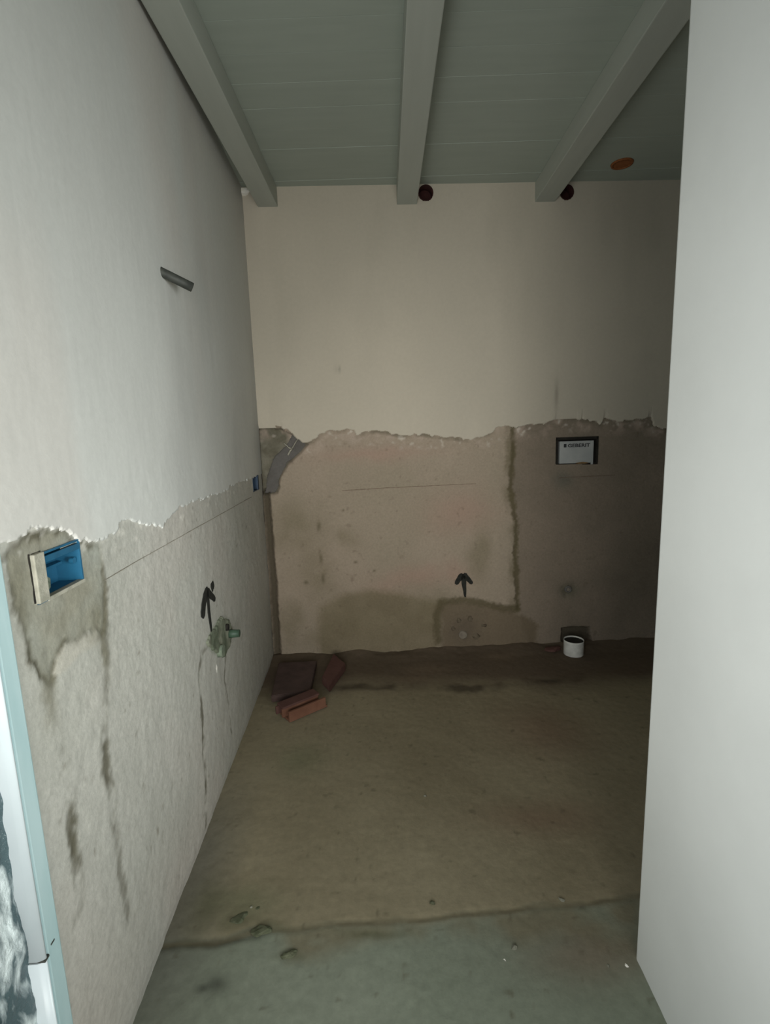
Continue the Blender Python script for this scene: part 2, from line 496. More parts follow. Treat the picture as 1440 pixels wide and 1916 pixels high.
def cL(s, z):
    n = np.clip(0.5 + 0.9 * fbm(s, z, 2.6, 4, 11), 0, 1)
    c = mixc(A_L, B_L, n)
    c = mixc(c, lin((194, 184, 175)), 0.5 * np.clip(fbm(s, z, 1.7, 3, 31) * 2, 0, 1))
    wob = 0.010 * fbm(s, z, 22, 3, 6) + 0.007 * fbm(s, z, 80, 3, 16)
    pm = spoly(s + wob, z + wob, PATCH_L, 0.008)
    c = mixc(c, mixc(P_L, lin((160, 161, 151)), np.clip(0.5 + 1.2 * fbm(s, z, 9, 3, 4), 0, 1)), pm * 0.95)
    rim = np.clip(1.15 - np.abs(dline(s + wob, z + wob, PATCH_L + PATCH_L[:1])) / 0.012, 0, 1) * np.clip(0.7 + 1.8 * fbm(s, z, 16, 4, 8), 0, 1)
    c = mixc(c, D_L, 0.9 * rim)
    c = mixc(c, lin((186, 182, 170)), 0.8 * spoly(s + wob, z, SCRAPE_L, 0.008))
    for line, k, ww in ((CH1, 0.5, 0.014), (CH1B, 0.85, 0.013), (CH2, 0.55, 0.013), (CH2B, 0.7, 0.016), (CH3, 0.85, 0.010), (CH4, 0.7, 0.008)):
        br = np.clip(0.45 + 2.2 * fbm(s, z, 15, 4, 9), 0, 1)
        c = mixc(c, D_L, k * br * stroke(s + wob, z, line, ww))
    c = mixc(c, D_L, 0.85 * stroke(s + wob, z + wob, TORN, 0.006) * np.clip(0.6 + 2 * fbm(s, z, 22, 3, 18), 0, 1))
    c = mixc(c, lin((122, 118, 100)), 0.7 * blobs(s + wob, z + wob, L2, [(182, 1160, .03, .04), (196, 1215, .016, .05), (92, 1300, .02, .06), (40, 1120, .02, .06)]))
    g = spoly(s + wob, z + wob, GREEN, 0.02)
    c = mixc(c, lin((140, 146, 130)), 0.85 * g)
    # chalky residue just under the torn edge of the finish coat
    sp = np.clip(fbm(s, z, 30, 3, 12) * 3 - 0.9, 0, 1) * np.clip(1.3 - dline(s, z, COATBELOW) / 0.05, 0, 1)
    c = mixc(c, lin((222, 218, 208)), 0.7 * sp)
    sp = np.clip(fbm(s, z, 45, 2, 14) * 3 - 1.75, 0, 1)
    c = mixc(c, lin((120, 112, 98)), 0.6 * sp)
    return c


boxhole = lambda s, z: inside(s, z, [(0.826, 1.030), (0.960, 1.030), (0.960, 1.100), (0.826, 1.112)])
BOX2 = (2.575, 2.690, 1.020, 1.085)
rl = field('render_coat', Lw, grid((Y_EDGE, 1.9, 0.0045), (1.9, YC + 0.002, 0.008)), grid((-0.01, 1.30, 0.005)), hL, cL, 'render', wl,
           hole=lambda s, z: boxhole(s, z) | ((s > BOX2[0]) & (s < BOX2[1]) & (z > BOX2[2]) & (z < BOX2[3])))
rl['label'] = 'rough grey lower render with filled chases'

mL = lambda s, z: inside(s + 0.006 * fbm(s, z, 35, 3, 21), z + 0.012 * fbm(s, z, 50, 4, 22), COAT_L)


def cLu(s, z):
    n = np.clip(0.5 + 0.9 * fbm(s, z, 1.6, 4, 41), 0, 1)
    c = mixc(lin((208, 209, 204)), lin((200, 200, 195)), n)
    st = np.clip(fbm(s, z * 0.35, 3.0, 4, 43) * 1.8 - 0.2, 0, 1)
    c = mixc(c, lin((180, 180, 176)), 0.6 * st)
    c = mixc(c, lin((204, 196, 188)), 0.35 * np.clip(fbm(s * 1.6, z * 0.5, 2.2, 3, 46) * 2.4 - 0.2, 0, 1))
    return c


cl_ = field('plaster_coat', Lw, grid((Y_EDGE, 1.7, 0.0028), (1.7, YC + 0.002, 0.006)), grid((0.98, 1.22, 0.0025), (1.22, CEIL, 0.03)),
            lambda s, z: 0.004 + 0.0012 * fbm(s, z, 3, 3, 23) + 0.0006 * fbm(s, z, 25, 3, 24), cLu, 'plaster', wl, mask=mL, drop=0.003)
cl_['label'] = 'smooth pale finish plaster with torn lower edge'

# level line snapped along the wall, drawn arrow
lvl = link('level_line', paint_strokes('level_line', Lw, [Lp([(196, 1085), (262, 1046), (330, 1008), (400, 969), (470, 930)])], [(0.0012, 0.0024)], 0.0026, 0.3, 2, 40), 'faint_line', wl)
arr = link('arrow_mark', paint_strokes('arrow_mark', Lw,
           [Lp([(394, 1181), (390, 1150), (386, 1104)]), Lp([(387, 1101), (381, 1122), (377, 1156)]), Lp([(386, 1106), (393, 1114), (401, 1122)]), Lp([(394, 1102), (398, 1091)])],
           [(0.018, 0.026), (0.034, 0.042), (0.034, 0.022), (0.036, 0.026)], 0.004), 'charcoal', wl)
arr['label'] = 'black hand drawn arrow'

# ================================================================== BACK WALL
XR = 2.40
wb = link('wall_back', boxm('wall_back', Bw, (XC - 0.20, XR + 0.1), (-0.05, CEIL + 0.1), (-0.20, -0.09)), 'masonry')
struct(wb, 'back wall, plaster toned beige for its light above brown render', 'wall')
COAT_B = Bp([(440, 798), (488, 799), (500, 797), (524, 801), (540, 804), (556, 820), (574, 829), (588, 822), (600, 812), (616, 806), (640, 806), (652, 802), (662, 803), (668, 816),
             (684, 809), (704, 805), (722, 808), (740, 813), (764, 815), (790, 812), (810, 815), (840, 818), (862, 821), (878, 824), (892, 818), (908, 814),
             (922, 806), (934, 797), (948, 795), (962, 800), (984, 796), (1000, 793), (1024, 791), (1044, 784), (1060, 781), (1080, 782), (1098, 785), (1112, 787), (1122, 794),
             (1130, 782), (1142, 784), (1160, 788), (1176, 786), (1196, 783), (1218, 779), (1222, 796), (1240, 800), (1300, 796), (1500, 790)])
COAT_B = COAT_B + [(3.0, 2.75), (-1.2, 2.75)]
GROOVE = Bp([(961, 800), (960, 858), (955, 907), (959, 945), (966, 983), (964, 1028), (966, 1070), (967, 1108), (969, 1139)])
GROOVE2 = Bp([(969, 1139), (936, 1138), (912, 1130), (870, 1123), (824, 1127), (817, 1157), (820, 1200)])
NOTCH = Bp([(826, 1130), (870, 1127), (912, 1133), (960, 1142), (1010, 1170), (1000, 1216), (826, 1222)])
OLIVEP = Bp([(596, 1135), (640, 1112), (700, 1104), (760, 1112), (820, 1128), (822, 1222), (596, 1230)])
RIGHTP = Bp([(964, 800), (960, 858), (957, 907), (962, 945), (968, 983), (966, 1028), (968, 1070), (970, 1139), (1000, 1230), (1700, 1230), (1700, 760), (964, 760)])
CORNER = Bp([(470, 800), (500, 798), (530, 803), (556, 820), (576, 830), (562, 846), (538, 868), (528, 884), (522, 905), (518, 922), (490, 926), (470, 926)])
BAND = Bp([(548, 812), (578, 828), (560, 848), (536, 866), (528, 884), (516, 922), (494, 924), (498, 890), (510, 856), (530, 838)])
FLUSH = Bp([(1041, 822), (1117, 820), (1117, 868), (1041, 868)])
PIPEHOLE = Bp([(1052, 1176), (1104, 1174), (1110, 1225), (1052, 1225)])
GAPX = [(XC + 0.020, 0.0), (XC + 0.022, 0.5), (XC + 0.016, 0.98)]


def hB(s, z):
    h = 0.0025 * fbm(s, z, 6, 3, 51) + 0.0014 * fbm(s, z, 38, 3, 52)
    wob = 0.010 * fbm(s, z, 20, 3, 53) + 0.010 * fbm(s, z, 75, 3, 59)
    h = h - 0.004 * spoly(s + wob, z, RIGHTP, 0.02)
    h = h - 0.005 * stroke(s + wob, z + wob, GROOVE, 0.011) * np.clip(0.75 + fbm(s, z, 9, 2, 54), 0, 1)
    h = h - 0.003 * stroke(s + wob, z + wob, GROOVE2, 0.012) * np.clip(0.75 + fbm(s, z, 9, 2, 54), 0, 1)
    h = h - 0.006 * spoly(s + wob, z + wob, NOTCH, 0.03)
    h = h - 0.030 * spoly(s + wob, z + wob, CORNER, 0.02)
    h = h - 0.030 * stroke(s + 0.4 * wob, z, GAPX, 0.019)
    blob = np.exp(-(((s - 1.061) / 0.045) ** 2 + ((z - 0.34) / 0.035) ** 2))
    h = h - 0.012 * blob * (1 + 1.5 * fbm(s, z, 30, 2, 57))
    h = h - 0.035 * spoly(s + 0.5 * wob, z + 0.5 * wob, PIPEHOLE, 0.015)
    return h


def cB(s, z):
    n = np.clip(0.5 + 1.0 * fbm(s, z, 2.2, 4, 61), 0, 1)
    c = mixc(lin((162, 148, 132)), lin((150, 139, 122)), n)
    wob = 0.010 * fbm(s, z, 20, 3, 53) + 0.010 * fbm(s, z, 75, 3, 59)
    big = 0.06 * fbm(s, z, 5, 3, 63)
    pink = blobs(s + big, z + big, B2, [(770, 1085, .22, .07), (850, 1075, .10, .08), (700, 845, .3, .04), (860, 960, .2, .12)])
    c = mixc(c, lin((164, 136, 122)), 0.55 * np.clip(pink, 0, 1))
    olive = blobs(s + big, z + big, B2, [(700, 1165, .32, .14), (590, 1080, .12, .18), (560, 985, .12, .16), (800, 1150, .12, .12), (620, 1190, .16, .08), (540, 1170, .08, .12), (900, 1040, .06, .14), (650, 1010, .08, .06)])
    c = mixc(c, lin((124, 115, 94)), 0.62 * np.clip(olive * (1 + 0.8 * fbm(s, z, 9, 3, 64)), 0, 1))
    c = mixc(c, mixc(lin((116, 106, 84)), lin((128, 118, 96)), np.clip(0.5 + 1.3 * fbm(s, z, 8, 3, 67), 0, 1)), 0.8 * spoly(s + wob + big * .4, z + wob, OLIVEP, 0.05))
    rp = spoly(s + wob, z, RIGHTP, 0.02)
    rc = mixc(lin((134, 122, 108)), lin((116, 107, 94)), np.clip(0.5 + 1.1 * fbm(s, z, 3.2, 4, 65), 0, 1))
    c = mixc(c, rc, rp)
    c = mixc(c, lin((88, 80, 58)), 0.85 * stroke(s + wob, z + wob, GROOVE, 0.015))
    c = mixc(c, lin((98, 90, 66)), 0.75 * np.clip(stroke(s + wob + 0.02, z, GROOVE, 0.028) - 0.2, 0, 1) * np.clip(0.5 + 1.5 * fbm(s, z, 8, 3, 66), 0, 1))
    nm = spoly(s + wob, z + wob, NOTCH, 0.03)
    c = mixc(c, lin((108, 96, 78)), 0.85 * nm)
    c = mixc(c, lin((90, 82, 60)), 0.8 * stroke(s + wob, z + wob, GROOVE2, 0.022))
    c = mixc(c, lin((96, 86, 74)), 0.7 * blobs(s + big * .3, z, B2, [(868, 1180, .09, .09)]))
    co = spoly(s + wob, z + wob, CORNER, 0.012)
    c = mixc(c, mixc(lin((128, 124, 110)), lin((104, 100, 86)), np.clip(0.5 + 1.4 * fbm(s, z, 16, 3, 68), 0, 1)), co)
    c = mixc(c, lin((70, 64, 50)), 0.85 * stroke(s + 0.4 * wob, z, GAPX, 0.019))
    # torn residue of finish coat and mortar lumps along the top of the render
    edge = np.clip(1.3 - dline(s, z, COAT_B[:-2]) / 0.07, 0, 1)
    c = mixc(c, lin((176, 160, 146)), 0.7 * edge * np.clip(fbm(s, z, 14, 3, 69) * 2.6, 0, 1))
    c = mixc(c, lin((206, 198, 186)), 0.75 * edge * np.clip(fbm(s, z, 30, 3, 70) * 3.2 - 0.9, 0, 1))
    thin = np.clip(1.4 - dline(s, z, COAT_B[:-2]) / 0.016, 0, 1)
    c = mixc(c, lin((104, 98, 82)), 0.75 * thin * np.clip(0.6 + 1.5 * fbm(s, z, 12, 3, 72), 0, 1))
    st = blobs(s + 0.3 * wob, z, B2, [(597, 985, .012, .03), (600, 1045, .010, .03), (604, 1083, .009, .03), (572, 1090, .012, .012), (642, 955, .008, .007), (665, 1052, .010, .008), (700, 1068, .009, .008)])
    c = mixc(c, lin((92, 84, 64)), 0.7 * np.clip(st, 0, 1))
    sp = np.clip(fbm(s, z, 40, 2, 74) * 3 - 1.6, 0, 1)
    c = mixc(c, lin((104, 92, 78)), 0.4 * sp)
    gb = blobs(s + wob, z + wob, B2, [(1065, 1105, .05, .04)])
    c = mixc(c, lin((84, 86, 70)), 0.8 * gb)
    c = mixc(c, lin((74, 68, 56)), 0.85 * spoly(s + 0.5 * wob, z + 0.5 * wob, PIPEHOLE, 0.012))
    gs = blobs(s + big * .4, z + big * .4, B2, [(1052, 900, .06, .06)])
    c = mixc(c, lin((100, 100, 90)), 0.7 * gs)
    return c


inflush = lambda s, z: inside(s, z, FLUSH)
rb = field('render_coat', Bw, grid((XC - 0.002, 1.62, 0.005), (1.62, XR, 0.05)), grid((-0.01, 1.40, 0.005)), hB, cB, 'render', wb,
           hole=lambda s, z: inside(s, z, FLUSH))
rb['label'] = 'rough brown lower render split by a ragged groove'
mB = lambda s, z: inside(s + 0.008 * fbm(s, z, 33, 3, 75), z + 0.012 * fbm(s, z, 40, 3, 76), COAT_B)


def cBu(s, z):
    n = np.clip(0.5 + 0.9 * fbm(s, z, 1.5, 4, 77), 0, 1)
    c = mixc(lin((192, 184, 168)), lin((182, 175, 160)), n)  # same plaster as left wall, its dimmer, warmer light put in the colour
    st = np.clip(fbm(s, z * 0.3, 4.0, 3, 78) * 2 - 0.3, 0, 1)
    c = mixc(c, lin((170, 163, 148)), 0.4 * st)
    c = mixc(c, lin((120, 114, 102)), 0.5 * blobs(s, z, B2, [(629, 687, .014, .012), (635, 692, .008, .008), (1040, 740, .012, .08)]))
    return c


HOLES = [B2(796, 362), B2(1059, 361)]
cb = field('plaster_coat', Bw, grid((XC - 0.002, 1.62, 0.0042), (1.62, XR, 0.05)), grid((1.18, 1.34, 0.0032), (1.34, 2.46, 0.03), (2.46, CEIL, 0.0045)),
           lambda s, z: 0.005 + 0.0015 * fbm(s, z, 3, 3, 79) + 0.0006 * fbm(s, z, 25, 3, 80), cBu, 'plaster', wb, mask=mB, drop=0.003,
           hole=lambda s, z: (np.hypot(s - HOLES[0][0], z - HOLES[0][1]) < 0.036) | (np.hypot(s - HOLES[1][0], z - HOLES[1][1]) < 0.034))
cb['label'] = 'smooth finish plaster toned beige for its light with torn lower edge'

link('level_line', paint_strokes('level_line', Bw, [Bp([(640, 918), (720, 913), (800, 909), (890, 905)]), Bp([(1046, 894), (1150, 889)])], [(0.0036, 0.003), (0.0026, 0.0026)], 0.0022, 0.5, 4, 40), 'darkline', wb)
ab = link('arrow_mark', paint_strokes('arrow_mark', Bw,
          [Bp([(870, 1117), (868, 1096), (866, 1076)]), Bp([(866, 1074), (860, 1082), (852, 1093)]), Bp([(866, 1074), (874, 1082), (883, 1092)])],
          [(0.013, 0.034), (0.036, 0.022), (0.036, 0.022)], 0.004), 'charcoal', wb)
ab['label'] = 'black hand drawn arrow'


# smooth mortar band across the corner chase, with white shreds on it
def hband(s, z): return -0.022 + 0.002 * fbm(s, z, 10, 3, 91)


bandp = field('mortar_fill', Bw, grid((XC, -0.45, 0.005)), grid((0.95, 1.32, 0.005)), hband, lambda s, z: mixc(lin((104, 101, 98)), lin((92, 89, 84)), np.clip(0.5 + fbm(s, z, 14, 3, 92), 0, 1)),
              'render', wb, mask=lambda s, z: inside(s + 0.008 * fbm(s, z, 25, 3, 93), z + 0.008 * fbm(s, z, 25, 3, 94), BAND), drop=0.045)
bandp['label'] = 'smooth dark grey mortar in the corner chase'
shr = link('plaster_shred', paint_strokes('plaster_shred', Bw, [Bp([(538, 852), (546, 838), (556, 822)]), Bp([(530, 829), (540, 838), (548, 840)])], [(0.010, 0.006), (0.006, 0.010)], -0.016, 0.4, 8), 'mortar', wb)

# ================================================================== FLOOR
fl = link('floor', join('floor', [boxm('f0', Gw, (-0.95, XR + 0.1), (-1.3, 3.1), (-0.20, -0.03))]), 'masonry')
struct(fl, 'bare cement screed floor', 'floor')
JOINT = Gp([(300, 1772), (340, 1766), (420, 1757), (480, 1746), (530, 1737), (620, 1729), (720, 1722), (800, 1716), (900, 1706), (990, 1698), (1062, 1692), (1200, 1676)])
JOINTL = Gp([(300, 1772), (340, 1766), (420, 1757), (480, 1746)])
SPILL = Gp([(520, 1735), (700, 1722), (1060, 1692), (1200, 1680), (1200, 1790), (1120, 1770), (1040, 1750), (960, 1765), (880, 1745), (700, 1755), (600, 1790), (540, 1795)])
BANDG = Gp([(600, 1292), (700, 1284), (800, 1284), (880, 1290), (960, 1280), (1080, 1268)])
NEARP = Gp([(240, 1775), (340, 1767), (520, 1738), (720, 1723), (1062, 1693), (1260, 1672)])
NEARP = NEARP + [(1.0, -2.5), (-1.2, -2.5)]


def hG(s, t):
    h = 0.002 * fbm(s, t, 4, 3, 101) + 0.0012 * fbm(s, t, 30, 3, 102)
    wob = 0.010 * fbm(s, t, 18, 3, 103)
    h = h - 0.0015 * stroke(s, t + wob, JOINT, 0.007) - 0.002 * stroke(s, t + wob, JOINTL, 0.014)
    h = h - 0.0015 * spoly(s, t + wob, NEARP, 0.06)
    h = h + 0.02 * np.clip((t - (BD - 0.14 + BS * s)) / 0.14, 0, 1) ** 1.5 * np.clip(0.8 + fbm(s, t, 6, 3, 104), 0, 1.4)
    return h


def cG(s, t):
    n = np.clip(0.5 + 1.0 * fbm(s, t, 2.4, 4, 105), 0, 1)
    far = mixc(lin((144, 135, 112)), lin((129, 120, 98)), n)
    near = mixc(lin((134, 139, 124)), lin((120, 126, 111)), n)  # screed is greyer here; cool daylight is also mixed into the colour
    wob = 0.02 * fbm(s, t, 10, 3, 106)
    m = spoly(s + wob, t + wob, NEARP, 0.03)
    c = mixc(far, near, m)
    sp = spoly(s + wob, t + wob, SPILL, 0.05)
    c = mixc(c, lin((116, 106, 84)), 0.7 * sp * np.clip(0.7 + 1.2 * fbm(s, t, 9, 3, 107), 0, 1))
    # grey smear of cement along the left wall
    lm = np.clip(1.2 - (s - (LA + LS * t)) / 0.14, 0, 1) * np.clip(1.35 - np.abs(t - 1.25) / 0.45, 0, 1)
    c = mixc(c, lin((106, 106, 98)), 0.7 * lm)
    # damp brown strip where the floor turns up to the back wall
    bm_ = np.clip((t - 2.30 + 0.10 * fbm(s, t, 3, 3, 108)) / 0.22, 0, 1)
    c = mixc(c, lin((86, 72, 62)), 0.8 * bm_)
    c = mixc(c, lin((62, 54, 44)), 0.75 * stroke(s + wob, t + 2 * wob, BANDG, 0.035) * np.clip(0.5 + 1.6 * fbm(s, t, 7, 3, 111), 0, 1))
    c = mixc(c, lin((122, 106, 88)), 0.5 * blobs(s + wob, t + wob, G2, [(800, 1252, .12, .05), (780, 1270, .1, .03), (930, 1230, .1, .04)]))
    c = mixc(c, lin((116, 92, 76)), 0.5 * blobs(s + wob, t + wob, G2, [(1020, 1365, .2, .2), (1010, 1530, .2, .08), (1100, 1790, .15, .06)]))
    c = mixc(c, lin((104, 110, 84)), 0.45 * blobs(s + wob, t + wob, G2, [(560, 1420, .1, .1), (460, 1690, .1, .05)]))
    c = mixc(c, lin((84, 84, 72)), 0.75 * stroke(s, t + wob * .6, JOINTL, 0.014))
    c = mixc(c, lin((100, 92, 72)), 0.6 * stroke(s, t + wob * .5, JOINT, 0.007))
    c = mixc(c, lin((76, 78, 70)), 0.8 * np.clip(blobs(s + wob * .6, t + wob * .6, G2, [(408, 1838, .028, .024), (385, 1845, .02, .012)]), 0, 1))
    c = mixc(c, lin((92, 92, 70)), 0.6 * np.clip(blobs(s + wob, t + wob, G2, [(450, 1720, .05, .025), (500, 1735, .06, .02), (545, 1790, .04, .012), (700, 1745, .1, .012), (380, 1700, .05, .08)]), 0, 1))
    sp = np.clip(fbm(s, t, 45, 2, 109) * 3 - 1.7, 0, 1)
    c = mixc(c, lin((84, 78, 62)), 0.6 * sp)
    return c


gf = field('screed', Gw, grid((-0.74, 1.4, 0.006), (1.4, XR, 0.04)), grid((-1.1, 0.6, 0.1), (0.6, 1.5, 0.006), (1.5, 2.94, 0.008)), hG, cG, 'screed', fl)
gf['label'] = 'stained screed surface with a rough joint'

# ================================================================== CEILING
ce = link('ceiling', boxm('ceiling', XYZ, (-0.95, XR + 0.1), (CEIL + 0.03, CEIL + 0.13), (-1.3, 3.1)), 'ceiling_paint')
struct(ce, 'white painted board ceiling on beams', 'ceiling')
HOLE_C = (1.195, 2.692)
yb = -2.5; k = 0
rs = np.random.RandomState(5)
edges = [2.895]
while edges[-1] > -1.05: edges.append(edges[-1] - 0.1425)
for a_, b_ in zip(edges[1:], edges[:-1]):
    dz = 0.0015 * (rs.rand() - 0.5)
    me = boxm('plank', XYZ, (-0.78, XR), (CEIL + dz, CEIL + 0.03), (a_ + 0.0004, b_ - 0.0004), 0.0013)
    link('plank', me, 'ceiling_paint', ce)

for i, (x0, x1, lab) in enumerate(((-0.622, -0.520, 'white painted ceiling beam beside the left wall'), (0.0944, 0.1992, 'white painted ceiling beam, middle of the three'),
                                   (0.818, 0.9253, 'white painted ceiling beam nearest the partition'))):
    me = boxm('beam', XYZ, (x0, x1), (BEAMZ, CEIL + 0.0), (-1.09, 2.95), 0.004)
    o = link('beam', me, 'beam_paint'); tag(o, lab, 'beam', 'ceiling beams')

# round cut-out in the ceiling boards
ch = empty('ceiling_outlet', (HOLE_C[0], HOLE_C[1], CEIL))
inv(ch, link('rim', tube('rim', [(HOLE_C[0], HOLE_C[1], CEIL - 0.006), (HOLE_C[0], HOLE_C[1], CEIL + 0.002)], [0.050, 0.053], 28, 0.80), 'raw_wood', ch))
inv(ch, link('cover', disc('cover', (HOLE_C[0], HOLE_C[1], CEIL - 0.003), (0, 0, 1), 0.046, 0.004, 24, 0.05), 'raw_wood', ch))
tag(ch, 'round orange brown ceiling outlet behind the third beam', 'outlet')

# ================================================================== RIGHT PARTITION AND THE SHELL BEHIND THE CAMERA
pr = link('wall_partition', boxm('wall_partition', XYZ, (RX, RX + 0.12), (-0.03, CEIL + 0.01), (0.50, RY), 0.006), 'plain_plaster')
struct(pr, 'smooth white plastered partition wall at right', 'wall')
wr = link('wall_right', boxm('wall_right', XYZ, (XR, XR + 0.1), (-0.05, CEIL + 0.1), (0.5, 3.0)), 'plain_plaster')
struct(wr, 'right wall beyond the partition', 'wall')
wn = link('wall_niche', boxm('wall_niche', XYZ, (RX + 0.10, XR + 0.1), (-0.05, CEIL + 0.1), (0.53, 0.62)), 'plain_plaster')
struct(wn, 'near wall of the space behind the partition', 'wall')
wsd = link('wall_side', join('wall_side', [
    boxm('a', XYZ, (1.36, 1.50), (-0.05, CEIL + 0.1), (-1.25, -1.02)), boxm('b', XYZ, (1.36, 1.50), (-0.05, CEIL + 0.1), (-0.08, 0.54)),
    boxm('c', XYZ, (1.36, 1.50), (1.65, CEIL + 0.1), (-1.02, -0.08)), boxm('d', XYZ, (1.36, 1.50), (-0.05, 0.65), (-1.02, -0.08))]), 'plain_plaster')
struct(wsd, 'side wall with a window to the right of the camera', 'wall')
we = link('wall_rear', join('wall_rear', [
    boxm('a', XYZ, (-0.70, -0.48), (-0.05, CEIL + 0.1), (-1.25, -1.10)), boxm('b', XYZ, (0.55, 1.50), (-0.05, CEIL + 0.1), (-1.25, -1.10)),
    boxm('c', XYZ, (-0.48, 0.55), (1.68, CEIL + 0.1), (-1.25, -1.10)), boxm('d', XYZ, (-0.48, 0.55), (-0.05, 0.58), (-1.25, -1.10))]), 'plain_plaster')
struct(we, 'rear wall with a window opening', 'wall')

# ================================================================== GLAZED DOOR AT THE LEFT EDGE
win = empty('window_1', Lw(0.70, 0.0, 0.0)); struct(win, 'white framed glazed door wrapped in crumpled film at the left edge', 'window')
ZJ = 0.452
inv(win, link('outer_frame', join('outer_frame', [boxm('a', Lw, (0.713, 0.747), (0.0, 2.15), (-0.10, 0.004), 0.003),
                                                  boxm('b', Lw, (-0.60, -0.565), (0.0, 2.15), (-0.10, 0.004), 0.003),
                                                  boxm('c', Lw, (-0.565, 0.713), (2.11, 2.15), (-0.10, 0.004), 0.003)]), 'cyan_pvc', win))


def stile(name, z0, z1):
    """convex rounded profile"""
    n = 14; prof = []
    for i in range(n + 1):
        t = i / n
        prof.append((0.699 + 0.014 * t, -0.013 + 0.019 * math.sin(math.pi * (0.08 + 0.84 * t)) ** 0.7))
    vs_ = [Lw(s, z, h) for z in (z0, z1) for s, h in prof] + [Lw(s, z, -0.06) for z in (z0, z1) for s in (0.699, 0.713)]
    m = n + 1; fs = [(i, i + 1, m + i + 1, m + i) for i in range(n)]
    q = 2 * m
    fs += [(0, m, q + 2, q), (n, q + 1, q + 3, m + n), tuple(range(m)) + (q + 1, q), tuple(range(m, 2 * m)) + (q + 3, q + 2)]
    return mesh(name, vs_, fs, False)


for z0, z1 in ((0.06, ZJ - 0.002), (ZJ + 0.002, 2.10)):
    o = inv(win, link('stile', stile('stile', z0, z1), 'white_pvc', win))
    for p in o.data.polygons: p.use_smooth = len(p.vertices) == 4
inv(win, link('joint_seal', join('joint_seal', [boxm('a', Lw, (0.701, 0.7125), (ZJ - 0.002, ZJ + 0.002), (-0.02, 0.0065), 0.0005), boxm('b', Lw, (0.722, 0.732), (ZJ + 0.007, ZJ + 0.010), (-0.01, 0.0048), 0.0005)]), 'iron', win))
sh = grid((-0.565, 0.5, 0.03), (0.5, 0.702, 0.004)); zh = grid((0.02, 1.0, 0.006), (1.0, 2.10, 0.03))
crk = lambda s, z: -0.030 + 0.012 * fbm(s * 2.6 + z * 0.9, z - s * 1.1, 9, 4, 120) + 0.010 * np.clip((s - 0.66) / 0.04, 0, 1)
inv(win, field('protective_film', Lw, sh, zh, crk, lambda s, z: np.ones(s.shape + (3,)), 'film', win))
inv(win, link('lower_rail', boxm('lower_rail', Lw, (-0.565, 0.699), (0.0, 0.06), (-0.06, -0.01), 0.004), 'white_pvc', win))

# ================================================================== THINGS IN THE LEFT WALL
def open_box(fn, s0, s1, z0, z1, d, t=0.003):
    return join('body', [boxm('a', fn, (s0, s1), (z0, z1), (-d, -d + t)), boxm('b', fn, (s0, s0 + t), (z0, z1), (-d, 0.002)), boxm('c', fn, (s1 - t, s1), (z0, z1), (-d, 0.002)),
                         boxm('d', fn, (s0, s1), (z0, z0 + t), (-d, 0.002)), boxm('e', fn, (s0, s1), (z1 - t, z1), (-d, 0.002))])


jb = empty('junction_box', Lw(0.90, 1.03, 0.0)); tag(jb, 'bright blue electrical back box in the mortar patch by the glazed door', 'electrical box', 'flush electrical boxes')
jbody = inv(jb, link('body', open_box(Lw, 0.822, 0.962, 1.026, 1.112, 0.050, 0.004), 'blue_plastic', jb))
inv(jb, link('face_frame', join('face_frame', [boxm('a', Lw, (0.818, 0.846), (1.028, 1.114), (-0.012, 0.006), 0.002), boxm('b', Lw, (0.846, 0.965), (1.024, 1.031), (-0.01, 0.003), 0.001)]), 'mortar', jb))
link('top_ledge', boxm('top_ledge', Lw, (0.846, 0.962), (1.092, 1.104), (-0.03, 0.002), 0.002), 'blue_plastic', jbody)
link('divider', boxm('divider', Lw, (0.846, 0.952), (1.066, 1.071), (-0.048, -0.030), 0.001), 'blue_plastic', jbody)
link('screw_lug', disc('screw_lug', Lw(0.948, 1.072, -0.012), NL, 0.006, 0.008, 14), 'blue_plastic', jbody)
inv(jb, link('mortar_crumb', chunk('mortar_crumb', Lw(0.868, 1.031, -0.022), (0.03, 0.05, 0.034), 4), 'greenmortar', jb))
inv(jb, link('gap', boxm('gap', Lw, (0.8155, 0.8185), (1.03, 1.116), (-0.01, -0.001)), 'pipe_dark', jb))

jb2 = empty('junction_box', Lw(2.63, 1.02, 0.0)); tag(jb2, 'small dark blue electrical back box in the corner by the back wall', 'electrical box', 'flush electrical boxes')
inv(jb2, link('body', open_box(Lw, BOX2[0] - 0.006, BOX2[1] + 0.006, BOX2[2] - 0.006, BOX2[3] + 0.006, 0.05, 0.006), 'navy_plastic', jb2))
inv(jb2, link('lip', boxm('lip', Lw, (BOX2[1] - 0.022, BOX2[1] + 0.008), (BOX2[2] - 0.006, BOX2[3] + 0.008), (-0.03, 0.006), 0.002), 'navy_plastic', jb2))

# conduit stub sticking out of the wall
b0 = Lw(*L2(300, 508), 0.0)
cs = empty('conduit_stub', b0); tag(cs, 'dark grey conduit stub sticking out of the left wall', 'pipe')
d_end = hit(360, 538, (0, 1, 0), b0[1] + 0.03)
mid = (b0 + d_end) / 2
inv(cs, link('pipe', tube('pipe', [b0 - NL * 0.03, b0, mid, d_end], [0.0135, 0.0135, 0.0135, 0.0135], 18, 0.80), 'iron', cs))
inv(cs, link('mortar_collar', chunk('mortar_collar', b0 + np.array([-0.008, -0.004, -0.022]), (0.022, 0.052, 0.046), 12), 'mortar', cs))

# water outlets below the arrow: grey-green mortar, green plug, white plug
wo = empty('water_outlet', Lw(*L2(410, 1222), 0.0)); tag(wo, 'green plugged water outlet in grey mortar under the left wall arrow', 'water outlet')


